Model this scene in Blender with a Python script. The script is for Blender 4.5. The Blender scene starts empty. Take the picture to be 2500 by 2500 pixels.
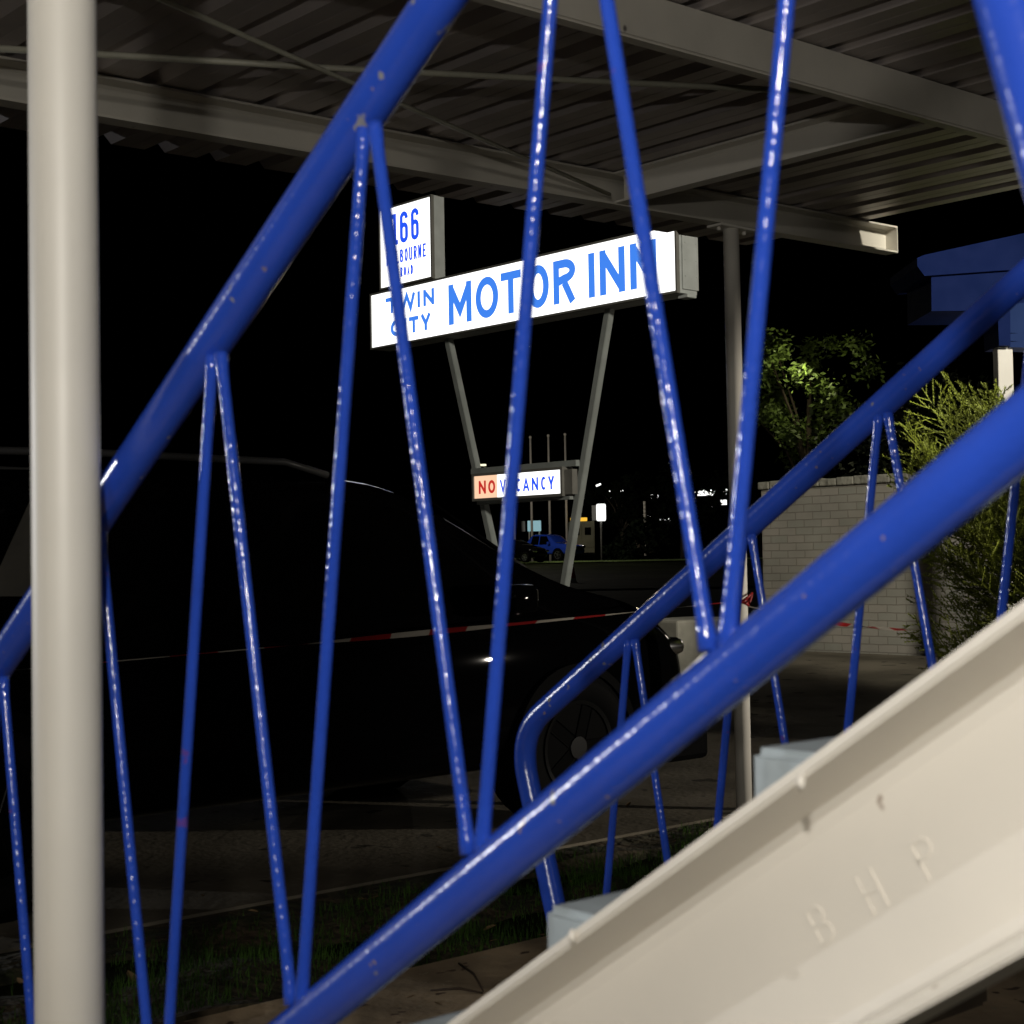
import bpy, bmesh, math, random
from mathutils import Vector, Matrix
R = math.radians
sc = bpy.context.scene
col = sc.collection

# ---------------------------------------------------------------- camera, sky, lamps
H = 1.31
YAW, PITCH, ROLL = R(41.58), R(1.726), R(1.0)
F0 = Vector((math.sin(YAW), math.cos(YAW), 0)); R0 = Vector((math.cos(YAW), -math.sin(YAW), 0)); U0 = Vector((0, 0, 1))
FW = F0*math.cos(PITCH) + U0*math.sin(PITCH); UU = U0*math.cos(PITCH) - F0*math.sin(PITCH)
RR = R0*math.cos(ROLL) - UU*math.sin(ROLL); UU = UU*math.cos(ROLL) + R0*math.sin(ROLL)
cam = bpy.data.cameras.new('camera'); co = bpy.data.objects.new('camera', cam); col.objects.link(co)
m = Matrix((RR, UU, -FW)).transposed().to_4x4(); m.translation = (0, 0, H); co.matrix_world = m
cam.sensor_width = 36; cam.lens = 36*3817/2500; cam.clip_start = .05; cam.clip_end = 1500
cam.dof.use_dof = True; cam.dof.focus_distance = 15.5; cam.dof.aperture_fstop = 11.0
sc.camera = co

w = bpy.data.worlds.new('World'); sc.world = w; w.use_nodes = True
nt = w.node_tree; bg = nt.nodes['Background']
sky = nt.nodes.new('ShaderNodeTexSky'); sky.sky_type = 'NISHITA'; sky.sun_disc = False
sky.sun_elevation = R(-8); sky.sun_rotation = R(200)
nt.links.new(sky.outputs[0], bg.inputs[0]); bg.inputs[1].default_value = 0.0004

sc.view_settings.view_transform = 'Standard'; sc.view_settings.look = 'None'
sc.view_settings.exposure = 0.15; sc.view_settings.gamma = 1

def lamp(name, loc, power, color=(1, .9, .74), radius=.05):
    l = bpy.data.lights.new(name, 'POINT'); l.energy = power; l.color = color; l.shadow_soft_size = radius
    o = bpy.data.objects.new(name, l); o.location = loc; col.objects.link(o); return o
lamp('unseen_lamp', (-.42, -.25, 1.93), 116, (1, .95, .865), .03)
lamp('unseen_lamp', (-4.2, -3.2, 2.4), 250, (1, .95, .865), .08)  # added fill from the far left, evens out the near post and rails
lamp('unseen_lamp', (2.6, -2.9, 2.35), 24, (1, .94, .84), .5)
_t = FW*24.1 + RR*((1962-1250)/3817*24.1) - UU*((905-1250)/3817*24.1) + Vector((0, 0, H)); lamp('crown_fill_lamp', _t, 15, (1, .95, .60), .08)  # bare lamp added at the crown to brighten one clump of leaves
lamp('road_lamp', (63, 74, 9.0), 2000, (1, .93, .78), .3)
_p = FW*15.5 + RR*((2640-1250)/3817*15.5); lamp('porch_lamp', (_p.x, _p.y, 2.62), 28, (1, .9, .74), .25)
def spot(name, loc, aim, power, ang, blend, color, radius=.08):
    l = bpy.data.lights.new(name, 'SPOT'); l.energy = power; l.color = color; l.shadow_soft_size = radius
    l.spot_size = R(ang); l.spot_blend = blend
    o = bpy.data.objects.new(name, l); o.location = loc; col.objects.link(o)
    o.rotation_euler = (Vector(aim)-Vector(loc)).to_track_quat('-Z', 'Y').to_euler(); return o
spot('upper_walkway_lamp', (6.5, -2.4, 6.2), (12.1, 12, 2.2), 5600, 34, .4, (1, .94, .80), .45)
spot('post_fill_spot', (9.6, .2, 1.3), (6.6, 6.0, .55), 900, 42, .5, (1, .91, .78), .05)  # added spot, brightens the lower carport post and stays off the roof
spot('street_lamp_left', (-12.0, 26.0, 3.3), (1.6, 1.9, 1.4), 5200, 20, .5, (.95, .97, 1), .12)

def ray(px, py):
    return FW + RR*((px-1250)/3817) - UU*((py-1250)/3817)
def on(px, py, ax, v):
    d = ray(px, py); o = Vector((0, 0, H)); return o + d*((v-o[ax])/d[ax])
def at(px, py, Z):
    return Vector((0, 0, H)) + ray(px, py)*Z

# ---------------------------------------------------------------- materials
def mat(name, base, rough=.5, metal=0, bump=0, bscale=80, var=0, vscale=6, coat=0, bdetail=2, c2=None, chips=None, chipscale=25, chipth=.72, spec=None, bdist=.002):
    mt = bpy.data.materials.new(name); mt.use_nodes = True; n = mt.node_tree; p = n.nodes['Principled BSDF']
    p.inputs['Base Color'].default_value = (*base, 1); p.inputs['Roughness'].default_value = rough
    p.inputs['Metallic'].default_value = metal
    if spec is not None: p.inputs['Specular IOR Level'].default_value = spec
    if coat: p.inputs['Coat Weight'].default_value = coat; p.inputs['Coat Roughness'].default_value = .06
    tc = n.nodes.new('ShaderNodeTexCoord'); out = None
    if var:
        ns = n.nodes.new('ShaderNodeTexNoise'); ns.inputs['Scale'].default_value = vscale; ns.inputs['Detail'].default_value = 6
        n.links.new(tc.outputs['Object'], ns.inputs['Vector'])
        mx = n.nodes.new('ShaderNodeMix'); mx.data_type = 'RGBA'
        rp = n.nodes.new('ShaderNodeMapRange'); rp.inputs[1].default_value = .35; rp.inputs[2].default_value = .65
        n.links.new(ns.outputs[0], rp.inputs[0]); n.links.new(rp.outputs[0], mx.inputs[0])
        a = base; b = c2 or tuple(x*(1-var) for x in base)
        mx.inputs[6].default_value = (*a, 1); mx.inputs[7].default_value = (*b, 1)
        out = mx.outputs[2]
        mr = n.nodes.new('ShaderNodeMapRange'); mr.inputs[3].default_value = rough*.85; mr.inputs[4].default_value = min(1, rough*1.2)
        n.links.new(ns.outputs[0], mr.inputs[0]); n.links.new(mr.outputs[0], p.inputs['Roughness'])
    if chips:
        for cc, s, th in chips:
            ns = n.nodes.new('ShaderNodeTexNoise'); ns.inputs['Scale'].default_value = s; ns.inputs['Detail'].default_value = 2
            n.links.new(tc.outputs['Object'], ns.inputs['Vector'])
            rp = n.nodes.new('ShaderNodeMapRange'); rp.inputs[1].default_value = th; rp.inputs[2].default_value = th+.03
            n.links.new(ns.outputs[0], rp.inputs[0])
            mx = n.nodes.new('ShaderNodeMix'); mx.data_type = 'RGBA'
            n.links.new(rp.outputs[0], mx.inputs[0])
            if out: n.links.new(out, mx.inputs[6])
            else: mx.inputs[6].default_value = (*base, 1)
            mx.inputs[7].default_value = (*cc, 1); out = mx.outputs[2]
    if out: n.links.new(out, p.inputs['Base Color'])
    if bump:
        ns = n.nodes.new('ShaderNodeTexNoise'); ns.inputs['Scale'].default_value = bscale; ns.inputs['Detail'].default_value = bdetail
        n.links.new(tc.outputs['Object'], ns.inputs['Vector'])
        bp = n.nodes.new('ShaderNodeBump'); bp.inputs['Strength'].default_value = bump; bp.inputs['Distance'].default_value = bdist
        n.links.new(ns.outputs[0], bp.inputs['Height']); n.links.new(bp.outputs[0], p.inputs['Normal'])
    return mt

def emis(name, c, s):
    mt = bpy.data.materials.new(name); mt.use_nodes = True; p = mt.node_tree.nodes['Principled BSDF']
    p.inputs['Base Color'].default_value = (.03, .03, .03, 1); p.inputs['Specular IOR Level'].default_value = .1; p.inputs['Emission Color'].default_value = (*c, 1)
    p.inputs['Emission Strength'].default_value = s; return mt

BLUE = (.021, .068, .46)
M = dict(
    blue=mat('blue_rail_paint', BLUE, .2, bump=.5, bscale=120, var=.12, vscale=9, chips=[((.22, .22, .23), 36, .715), ((.20, .16, .20), 60, .72)], bdist=.0012),
    bluebar=mat('blue_bar_paint', BLUE, .12, bump=1, bscale=125, var=.12, vscale=12, chips=[((.10, .05, .28), 30, .72), ((.3, .3, .3), 60, .78)], bdist=.0009, bdetail=.5),
    cream=mat('cream_paint', (.72, .69, .62), .42, bump=.12, bscale=220, var=.06, vscale=5, bdist=.0006),
    stringer=mat('stringer_paint', (.72, .68, .61), .45, bump=.25, bscale=160, var=.07, vscale=4, chips=[((.36, .30, .25), 33, .745)], bdist=.0008),
    beam=mat('beam_paint', (.56, .53, .46), .4, bump=.2, bscale=60, var=.15, vscale=3, bdist=.001, chips=[((.1, .09, .08), 9, .74)]),
    rod=mat('rod_paint', (.40, .39, .31), .5, var=.2, vscale=8),
    zinc=mat('roof_zinc', (.50, .45, .435), .40, metal=.4, var=.2, vscale=2.2, bump=.05, bscale=6, bdist=.01),
    tread=mat('tread_paint', (.40, .46, .49), .7, bump=1, bscale=28, var=.18, vscale=14, bdist=.003),
    drive=mat('driveway_concrete', (.17, .15, .115), .85, spec=.08, bump=.5, bscale=25, var=.45, vscale=1.3, bdist=.01, chips=[((.05, .045, .035), 5, .66)]),
    path=mat('path_concrete', (.58, .44, .28), .85, bump=.6, bscale=30, var=.55, vscale=3, bdist=.006, chips=[((.10, .06, .035), 11, .66), ((.42, .36, .24), 24, .68)]),
    soil=mat('bed_soil', (.065, .045, .026), .95, bump=1, bscale=18, var=.7, vscale=5, bdist=.04, c2=(.02, .026, .008)),
    ground=mat('ground', (.014, .016, .007), .95, spec=.03, bump=.6, bscale=3, var=.5, vscale=.4, bdist=.05),
    asphalt=mat('asphalt', (.006, .006, .005), .9, spec=.02, bump=.4, bscale=40, var=.3, vscale=.6, bdist=.01),
    black=mat('black_car_paint', (.0012, .0012, .0014), .03, spec=.05),
    glass=mat('dark_glass', (.001, .001, .001), .04, spec=.06),
    trim=mat('black_trim', (.0015, .0015, .0015), .7, spec=.03),
    rail=mat('roof_rail_metal', (.10, .10, .10), .4, metal=.5),
    tyre=mat('tyre', (.004, .004, .004), .85, spec=.05, bump=.3, bscale=40),
    rim=mat('alloy_rim', (.35, .35, .36), .3, metal=.9),
    rimdark=mat('dark_rim', (.06, .06, .06), .3, metal=.9),
    chrome=mat('chrome', (.7, .7, .7), .15, metal=1),
    lens=mat('headlight_lens', (.65, .65, .67), .18, metal=1),
    bluecar=mat('blue_car_paint', (.014, .045, .36), .25, coat=1),
    amber=emis('amber', (1, .55, .05), .9),
    redl=mat('tail_red', (.3, .01, .01), .2),
    vanwhite=mat('van_cream', (.17, .16, .10), .6, var=.3, vscale=1),
    rimblack=mat('black_rim', (.002, .002, .002), .3, spec=.12),
    signwhite=emis('lit_acrylic', (1, .995, .97), 1.7),
    signblue=emis('lit_blue_letters', (.045, .21, .80), 1.0),
    signdeep=emis('lit_deep_blue_letters', (.015, .085, .85), 1.0),
    nowhite=emis('lit_warm_acrylic', (1, .62, .40), .95),
    nored=emis('lit_red_letters', (.55, .02, .015), .9),
    frame=mat('sign_frame', (.16, .155, .14), .5, var=.2),
    cab=mat('sign_side_metal', (.40, .42, .41), .45, var=.15, bump=.1, bscale=20),
    leg=mat('sign_leg_paint', (.26, .28, .27), .5, var=.25, vscale=3),
    brick=None,
    cap=mat('wall_capping', (.30, .29, .24), .8, bump=.8, bscale=12, bdist=.03, var=.2),
    bark=mat('bark', (.06, .045, .03), .9, bump=.8, bscale=20, bdist=.02),
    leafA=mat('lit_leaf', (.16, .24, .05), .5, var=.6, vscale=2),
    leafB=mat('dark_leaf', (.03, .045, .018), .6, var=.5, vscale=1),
    conif=mat('conifer_needles', (.27, .32, .035), .6, var=.55, vscale=4),
    leafC=mat('far_dark_leaf', (.007, .011, .005), .8, spec=.05, var=.5, vscale=.5),
    grass=mat('grass_blades', (.06, .125, .022), .8, spec=.05, var=.6, vscale=6),
    farlawn=mat('nature_strip', (.10, .15, .03), .9, var=.5, vscale=.8),
    dry=mat('dry_leaf', (.26, .17, .08), .7, var=.4, vscale=20),
    twig=mat('twig', (.05, .032, .02), .9),
    tapered=mat('tape_red', (.28, .010, .012), .4), tapewhite=mat('tape_white', (.40, .37, .32), .4),
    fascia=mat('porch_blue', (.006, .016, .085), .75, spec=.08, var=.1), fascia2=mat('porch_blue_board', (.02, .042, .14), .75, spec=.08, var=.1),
    pole=mat('pole_white', (.62, .58, .52), .5),
    white=emis('floodlight', (1, 1, .97), 1.5), warmlamp=emis('lamp_glow', (1, .93, .62), 1.3),
    panelblue=emis('lit_pale_panel', (.36, .62, .68), .55),
    conered=mat('cone_red', (.75, .05, .03), .5), conewhite=mat('cone_white', (.85, .80, .72), .5),
    rawconc=mat('raw_concrete', (.07, .05, .032), .9, bump=.6, bscale=40, var=.4, vscale=12),
    concrete=mat('block_concrete', (.26, .25, .21), .85, var=.3, vscale=5, bump=.4, bscale=20),
    plastic=mat('grey_plastic', (.3, .3, .3), .5),
)
def brick_mat():
    mt = bpy.data.materials.new('painted_brick'); mt.use_nodes = True; n = mt.node_tree; p = n.nodes['Principled BSDF']
    tc = n.nodes.new('ShaderNodeTexCoord'); sp = n.nodes.new('ShaderNodeSeparateXYZ'); cb = n.nodes.new('ShaderNodeCombineXYZ')
    n.links.new(tc.outputs['Object'], sp.inputs[0])
    ad = n.nodes.new('ShaderNodeMath'); n.links.new(sp.outputs[0], ad.inputs[0]); n.links.new(sp.outputs[1], ad.inputs[1])
    n.links.new(ad.outputs[0], cb.inputs[0]); n.links.new(sp.outputs[2], cb.inputs[1])
    ns = n.nodes.new('ShaderNodeTexNoise'); ns.inputs['Scale'].default_value = 9; ns.inputs['Detail'].default_value = 4
    n.links.new(tc.outputs['Object'], ns.inputs['Vector'])
    vs = n.nodes.new('ShaderNodeVectorMath'); vs.operation = 'SCALE'; vs.inputs['Scale'].default_value = .012
    n.links.new(ns.outputs['Color'], vs.inputs[0])
    va = n.nodes.new('ShaderNodeVectorMath'); n.links.new(cb.outputs[0], va.inputs[0]); n.links.new(vs.outputs[0], va.inputs[1])
    bt = n.nodes.new('ShaderNodeTexBrick'); bt.inputs['Scale'].default_value = 1
    bt.inputs['Brick Width'].default_value = .24; bt.inputs['Row Height'].default_value = .086; bt.inputs['Mortar Size'].default_value = .006
    bt.inputs['Mortar Smooth'].default_value = .3
    bt.inputs['Color1'].default_value = (.44, .405, .35, 1); bt.inputs['Color2'].default_value = (.38, .375, .32, 1); bt.inputs['Mortar'].default_value = (.31, .28, .235, 1)
    n.links.new(va.outputs[0], bt.inputs['Vector'])
    mx = n.nodes.new('ShaderNodeMix'); mx.data_type = 'RGBA'; mx.blend_type = 'MULTIPLY'; mx.inputs[0].default_value = .55
    n2 = n.nodes.new('ShaderNodeTexNoise'); n2.inputs['Scale'].default_value = 1.7; n2.inputs['Detail'].default_value = 6
    n.links.new(tc.outputs['Object'], n2.inputs['Vector'])
    n.links.new(bt.outputs[0], mx.inputs[6]); n.links.new(n2.outputs[0], mx.inputs[7]); n.links.new(mx.outputs[2], p.inputs['Base Color'])
    p.inputs['Roughness'].default_value = .8
    bp = n.nodes.new('ShaderNodeBump'); bp.inputs['Strength'].default_value = .8; bp.inputs['Distance'].default_value = .008; bp.invert = True
    n.links.new(bt.outputs['Fac'], bp.inputs['Height']); n.links.new(bp.outputs[0], p.inputs['Normal'])
    return mt
M['brick'] = brick_mat()

# ---------------------------------------------------------------- mesh helpers
def link(name, bm, mt, parent=None, smooth=False):
    me = bpy.data.meshes.new(name); bm.normal_update(); bm.to_mesh(me); bm.free()
    if mt is not None:
        for x in (mt if isinstance(mt, (list, tuple)) else [mt]): me.materials.append(x)
    if smooth:
        for p in me.polygons: p.use_smooth = True
    o = bpy.data.objects.new(name, me); col.objects.link(o)
    if parent: o.parent = parent; o.matrix_parent_inverse = parent.matrix_world.inverted() if False else Matrix.Identity(4)
    return o
def tag(o, label, cat, group=None):
    o['label'] = label; o['category'] = cat
    if group: o['group'] = group
    return o
def thing(name, label, cat, loc=(0, 0, 0), rz=0, group=None):
    o = bpy.data.objects.new(name, None); o.location = loc; o.rotation_euler = (0, 0, rz); o.empty_display_size = .2
    col.objects.link(o); return tag(o, label, cat, group)
def struct(name, bm, mt, kind='structure'):
    o = link(name, bm, mt); o['kind'] = kind; return o
def box(bm, lo, hi, mi=0, bev=0, mtx=None):
    b2 = bmesh.new(); bmesh.ops.create_cube(b2, size=1)
    for v in b2.verts: v.co = Vector([lo[i]+(hi[i]-lo[i])*(v.co[i]+.5) for i in range(3)])
    if bev: bmesh.ops.bevel(b2, geom=b2.edges[:]+b2.verts[:], offset=bev, segments=2, affect='EDGES', profile=.5)
    if mtx: b2.transform(mtx)
    for f in b2.faces: f.material_index = mi
    me = bpy.data.meshes.new('t'); b2.to_mesh(me); b2.free(); bm.from_mesh(me); bpy.data.meshes.remove(me)
def tube(bm, pts, r, seg=24, cap=True, mi=0):
    pts = [Vector(p) for p in pts]; rings = []
    n = len(pts); prev = None
    for i, p in enumerate(pts):
        t = (pts[min(i+1, n-1)] - pts[max(i-1, 0)]).normalized()
        if prev is None:
            a = Vector((0, 0, 1)) if abs(t.z) < .9 else Vector((1, 0, 0)); u = t.cross(a).normalized()
        else: u = (prev - t*prev.dot(t)).normalized()
        prev = u; v = t.cross(u); rr = r[i] if isinstance(r, (list, tuple)) else r
        rings.append([bm.verts.new(p + (u*math.cos(2*math.pi*k/seg) + v*math.sin(2*math.pi*k/seg))*rr) for k in range(seg)])
    for i in range(n-1):
        for k in range(seg):
            f = bm.faces.new((rings[i][k], rings[i][(k+1) % seg], rings[i+1][(k+1) % seg], rings[i+1][k])); f.smooth = True; f.material_index = mi
    if cap:
        f = bm.faces.new(rings[0][::-1]); f.material_index = mi; f = bm.faces.new(rings[-1]); f.material_index = mi
def prism(bm, poly, fn, d0, d1, mi=0):
    a = [bm.verts.new(fn(x, y, d0)) for x, y in poly]; b = [bm.verts.new(fn(x, y, d1)) for x, y in poly]
    n = len(poly); fs = [bm.faces.new(a), bm.faces.new(b[::-1])]
    for i in range(n): fs.append(bm.faces.new((a[i], b[i], b[(i+1) % n], a[(i+1) % n])))
    for f in fs: f.material_index = mi
    bmesh.ops.recalc_face_normals(bm, faces=fs)
def tubes_obj(name, pts, r, mt, parent=None, seg=24):
    bm = bmesh.new(); tube(bm, pts, r, seg); return link(name, bm, mt, parent)
def boxobj(name, lo, hi, mt, parent=None, bev=0, mtx=None):
    bm = bmesh.new(); box(bm, lo, hi, 0, bev, mtx); return link(name, bm, mt, parent)
def lerp(a, b, t): return a + (b-a)*t
def sub(a, b, n): return [Vector(a).lerp(Vector(b), i/n) for i in range(n+1)]

def gh(x, y):      # height of the land: flat by the stairs, a slight rise to the wall, a bank across the road
    s = x*F0.x + y*F0.y
    def sm(a, b, t): t = max(0, min(1, (t-a)/(b-a))); return t*t*(3-2*t)
    return .24*sm(8.8, 16.5, s) + .85*sm(72, 104, s)

# ---------------------------------------------------------------- setting
bm = bmesh.new(); N = 60
xs = [-30+i*2.5 for i in range(40)] + [70+i*8 for i in range(40)]
vs = [[bm.verts.new((x, y, gh(x, y)-.03)) for y in xs] for x in xs]
for i in range(len(xs)-1):
    for j in range(len(xs)-1): bm.faces.new((vs[i][j], vs[i+1][j], vs[i+1][j+1], vs[i][j+1]))
struct('ground', bm, M['ground'])

def sheet(name, x0, x1, y0, y1, dz, mt, nx=40, ny=30, kind='structure', f=None):
    bm = bmesh.new()
    top = [[bm.verts.new((lerp(x0, x1, i/nx), lerp(y0, y1, j/ny), gh(lerp(x0, x1, i/nx), lerp(y0, y1, j/ny))+dz+(f(lerp(x0, x1, i/nx), lerp(y0, y1, j/ny)) if f else 0))) for j in range(ny+1)] for i in range(nx+1)]
    for i in range(nx):
        for j in range(ny): bm.faces.new((top[i][j], top[i+1][j], top[i+1][j+1], top[i][j+1]))
    es = [e for e in bm.edges if e.is_boundary]
    r = bmesh.ops.extrude_edge_only(bm, edges=es)
    for v in r['geom']:
        if isinstance(v, bmesh.types.BMVert): v.co.z -= .12
    return struct(name, bm, mt, kind)
sheet('driveway', -12, 13.8, 5.21, 16.5, .004, M['drive'])
sheet('path', -1, 5.5, 1.2, 3.97, .02, M['path'], 30, 12)
random.seed(4)
def lump(x, y):
    return (1 if y < 4.9 else max(0, (5.2-y)/.3))*.035*math.sin(x*5.1+y*3)*math.sin(y*7.3-x*2)+.03*math.sin(x*2.3)*math.sin(y*4+1)*(y < 4.9)-.02
sheet('garden_bed', -12, 16, 3.972, 5.208, .012, M['soil'], 300, 26, f=lump)
bm = bmesh.new()
for k in range(3):
    pass
bm.free()
# road across the far side
def band(name, s0, s1, mt, dz, wid=150):
    bm = bmesh.new(); rows = []
    for i in range(13):
        s = lerp(s0, s1, i/12); row = []
        for j in range(31):
            t = lerp(-wid/2, wid/2, j/30); x = F0.x*s+R0.x*t; y = F0.y*s+R0.y*t
            row.append(bm.verts.new((x, y, gh(x, y)+dz)))
        rows.append(row)
    for i in range(12):
        for j in range(30): bm.faces.new((rows[i][j], rows[i][j+1], rows[i+1][j+1], rows[i+1][j]))
    return struct(name, bm, mt)
band('road', 52, 74, M['asphalt'], .03)
band('nature_strip', 98, 106.5, M['farlawn'], .04)
band('car_park', 107, 160, M['asphalt'], .03)

# ---------------------------------------------------------------- staircase
SL = .6605
st = thing('staircase', 'cream steel staircase with blue tube railings and pale blue treads in the foreground', 'staircase', (1.6, 2.4, 0))
def P(v): return Vector(v) - Vector((1.6, 2.4, 0))
du = Vector((0, -1, SL)).normalized(); nu = Vector((0, SL, 1)).normalized()
# near channel stringer : section in (x, n) with toes towards the camera
X1, X2 = .97, 1.066
ctop, cbot = 1.652, 1.415
cosA = 1/math.sqrt(1+SL*SL)
dn = (ctop-cbot)*cosA          # depth of the channel measured square to its slope
def stringer(xa, xb, name='stringer', dn=dn):
    # xa toe side, xb web back side ; profile
    s = 1 if xb > xa else -1; tw, tf = .009, .013
    sec = [(xa, 0), (xa, -tf*.8), (xb-s*tw-s*.012, -tf-.004), (xb-s*tw-s*.003, -tf-.010), (xb-s*tw, -tf-.02), (xb-s*tw, -dn+tf+.02), (xb-s*tw-s*.003, -dn+tf+.010), (xb-s*tw-s*.012, -dn+tf+.004), (xa, -dn+tf*.8), (xa, -dn), (xb, -dn), (xb, 0)]
    bm = bmesh.new(); n = 60
    y0, y1 = ctop/SL - .02, -.9
    rings = []
    for i in range(n+1):
        y = lerp(y0, y1, i/n); c = Vector((0, y, ctop-SL*y)); rings.append([bm.verts.new(P(Vector((x, 0, 0))+c+nu*h)) for x, h in sec])
    for i in range(n):
        for k in range(len(sec)):
            f = bm.faces.new((rings[i][k], rings[i][(k+1) % len(sec)], rings[i+1][(k+1) % len(sec)], rings[i+1][k]))
    bm.faces.new(rings[0]); bm.faces.new(rings[-1][::-1])
    bmesh.ops.recalc_face_normals(bm, faces=bm.faces[:])
    bmesh.ops.bevel(bm, geom=[e for e in bm.edges if abs((e.verts[0].co-e.verts[1].co).normalized().dot(du)) > .99 and len(e.link_faces) == 2 and e.calc_face_angle(0) > .9], offset=.0025, segments=3, affect='EDGES')
    # cut off below the ground
    bmesh.ops.bisect_plane(bm, geom=bm.verts[:]+bm.edges[:]+bm.faces[:], plane_co=P((0, 0, .021)), plane_no=(0, 0, -1), clear_outer=True)
    o = link(name, bm, M['stringer'], st); return o
so = stringer(X1, X2)
for p in so.data.polygons: p.use_smooth = False
stringer(2.44, 2.34, dn=.08)

# raised rolled letters on the web
FONT = {}
def arc(cx, cy, rx, ry, a0, a1, n=20): return [(cx+rx*math.cos(R(lerp(a0, a1, i/n))), cy+ry*math.sin(R(lerp(a0, a1, i/n)))) for i in range(n+1)]
def glyph(c, W, Hh, t):
    """centre lines of a letter in a box W x Hh for a stroke t; list of (points, closed)"""
    h = t/2; l, r, b, tp = h, W-h, h, Hh-h; mx, my = W/2, Hh/2
    if c == 'I': return [([(mx, 0), (mx, Hh)], 0)]
    if c == '1': return [([(mx+.1*W, 0), (mx+.1*W, Hh-h), (0, Hh-h)], 0), ([(0, h), (W, h)], 0)]
    if c == 'L': return [([(l, Hh), (l, b), (W, b)], 0)]
    if c == 'T': return [([(0, tp), (W, tp)], 0), ([(mx, 0), (mx, Hh-t)], 0)]
    if c == 'E': return [([(W, tp), (l, tp), (l, b), (W, b)], 0), ([(l, my), (W*.85, my)], 0)]
    if c == 'H': return [([(l, 0), (l, Hh)], 0), ([(r, 0), (r, Hh)], 0), ([(l, my), (r, my)], 0)]
    if c == 'N': return [([(l, 0), (l, Hh)], 0), ([(r, 0), (r, Hh)], 0), ([(l, tp), (r, b)], 0)]
    if c == 'M': return [([(l, 0), (l, Hh)], 0), ([(r, 0), (r, Hh)], 0), ([(l, tp), (mx, Hh*.32), (r, tp)], 0)]
    if c == 'W': return [([(l*.8, Hh), (W*.27, h*.6), (mx, Hh*.9), (W*.73, h*.6), (W-l*.8, Hh)], 0)]
    if c == 'V': return [([(l*.8, Hh), (mx, h), (W-l*.8, Hh)], 0)]
    if c == 'A': return [([(l*.8, 0), (mx, Hh-h), (W-l*.8, 0)], 0), ([(W*.22, Hh*.3), (W*.78, Hh*.3)], 0)]
    if c == 'Y': return [([(l*.8, Hh), (mx, Hh*.42), (W-l*.8, Hh)], 0), ([(mx, 0), (mx, Hh*.45)], 0)]
    if c == 'O': return [(arc(mx, my, mx-h, my-h, 0, 360, 40)[:-1], 1)]
    if c == 'C': return [(arc(mx+W*.03, my, mx-h, my-h, 48, 312, 30), 0)]
    if c == 'U':
        ry = min(my, mx)-h; return [([(l, Hh)] + [(mx+(mx-h)*math.cos(R(a)), h+ry+ry*math.sin(R(a))) for a in range(180, 361, 15)] + [(r, Hh)], 0)]
    if c == 'D': return [([(l, tp), (l, b)] + arc(mx, my, r-mx, my-h, -90, 90, 16), 1)]
    if c == 'P': return [([(l, 0), (l, tp)] + arc(mx, Hh*.74, r-mx, Hh*.26-h, 90, -90, 14) + [(l, Hh*.48)], 0)]
    if c == 'R': return [([(l, 0), (l, tp)] + arc(mx, Hh*.73, r-mx, Hh*.27-h, 90, -90, 14) + [(l, Hh*.46+h*.3)], 0), ([(mx, Hh*.47), (r, 0)], 0)]
    if c == 'B': return [([(l, b), (l, tp)] + arc(mx-.03*W, Hh*.75, r-mx-.03*W, Hh*.25-h, 90, -90, 12) + [(l, my)], 0), ([(l, my)] + arc(mx, Hh*.25+h*.5, r-mx, Hh*.25-h*.5, 90, -90, 12) + [(l, b)], 0)]
    if c == '6':
        rx = mx-h; return [([(r, Hh*.76)] + arc(mx, Hh-h-rx, rx, rx, 10, 180, 12) + arc(mx, h+rx, rx, rx, 180, 360, 12) + arc(mx, Hh*.56-rx+h*.2, rx, rx, 0, 180, 12), 0)]
    return []
def ribbon(bm, pts, closed, t, fn, d0, d1, mi=0):
    n = len(pts); L = []; Rr = []
    for i in range(n):
        p = Vector(pts[i]); a = Vector(pts[(i-1) % n]); b = Vector(pts[(i+1) % n])
        if not closed and i == 0: a = None
        if not closed and i == n-1: b = None
        d1_ = (p-a).normalized() if a is not None and (p-a).length > 1e-9 else None
        d2_ = (b-p).normalized() if b is not None and (b-p).length > 1e-9 else None
        if d1_ is None: d1_ = d2_
        if d2_ is None: d2_ = d1_
        n1 = Vector((-d1_.y, d1_.x)); n2 = Vector((-d2_.y, d2_.x)); mm = (n1+n2)
        mm = mm.normalized() if mm.length > .05 else n1
        k = 1/max(.38, mm.dot(n1)); L.append(p+mm*(t/2*k)); Rr.append(p-mm*(t/2*k))
    va = [[bm.verts.new(fn(q.x, q.y, d)) for q in L] + [bm.verts.new(fn(q.x, q.y, d)) for q in Rr] for d in (d0, d1)]
    fs = []
    for i in range(n if closed else n-1):
        j = (i+1) % n
        for (a, b, c, d) in ((va[0][i], va[0][j], va[0][n+j], va[0][n+i]), (va[1][i], va[1][n+i], va[1][n+j], va[1][j]), (va[0][i], va[1][i], va[1][j], va[0][j]), (va[0][n+i], va[0][n+j], va[1][n+j], va[1][n+i])):
            try: fs.append(bm.faces.new((a, b, c, d)))
            except ValueError: pass
    if not closed:
        for i in (0, n-1):
            fs.append(bm.faces.new((va[0][i], va[0][n+i], va[1][n+i], va[1][i])))
    for f in fs: f.material_index = mi
    bmesh.ops.recalc_face_normals(bm, faces=fs)

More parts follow.
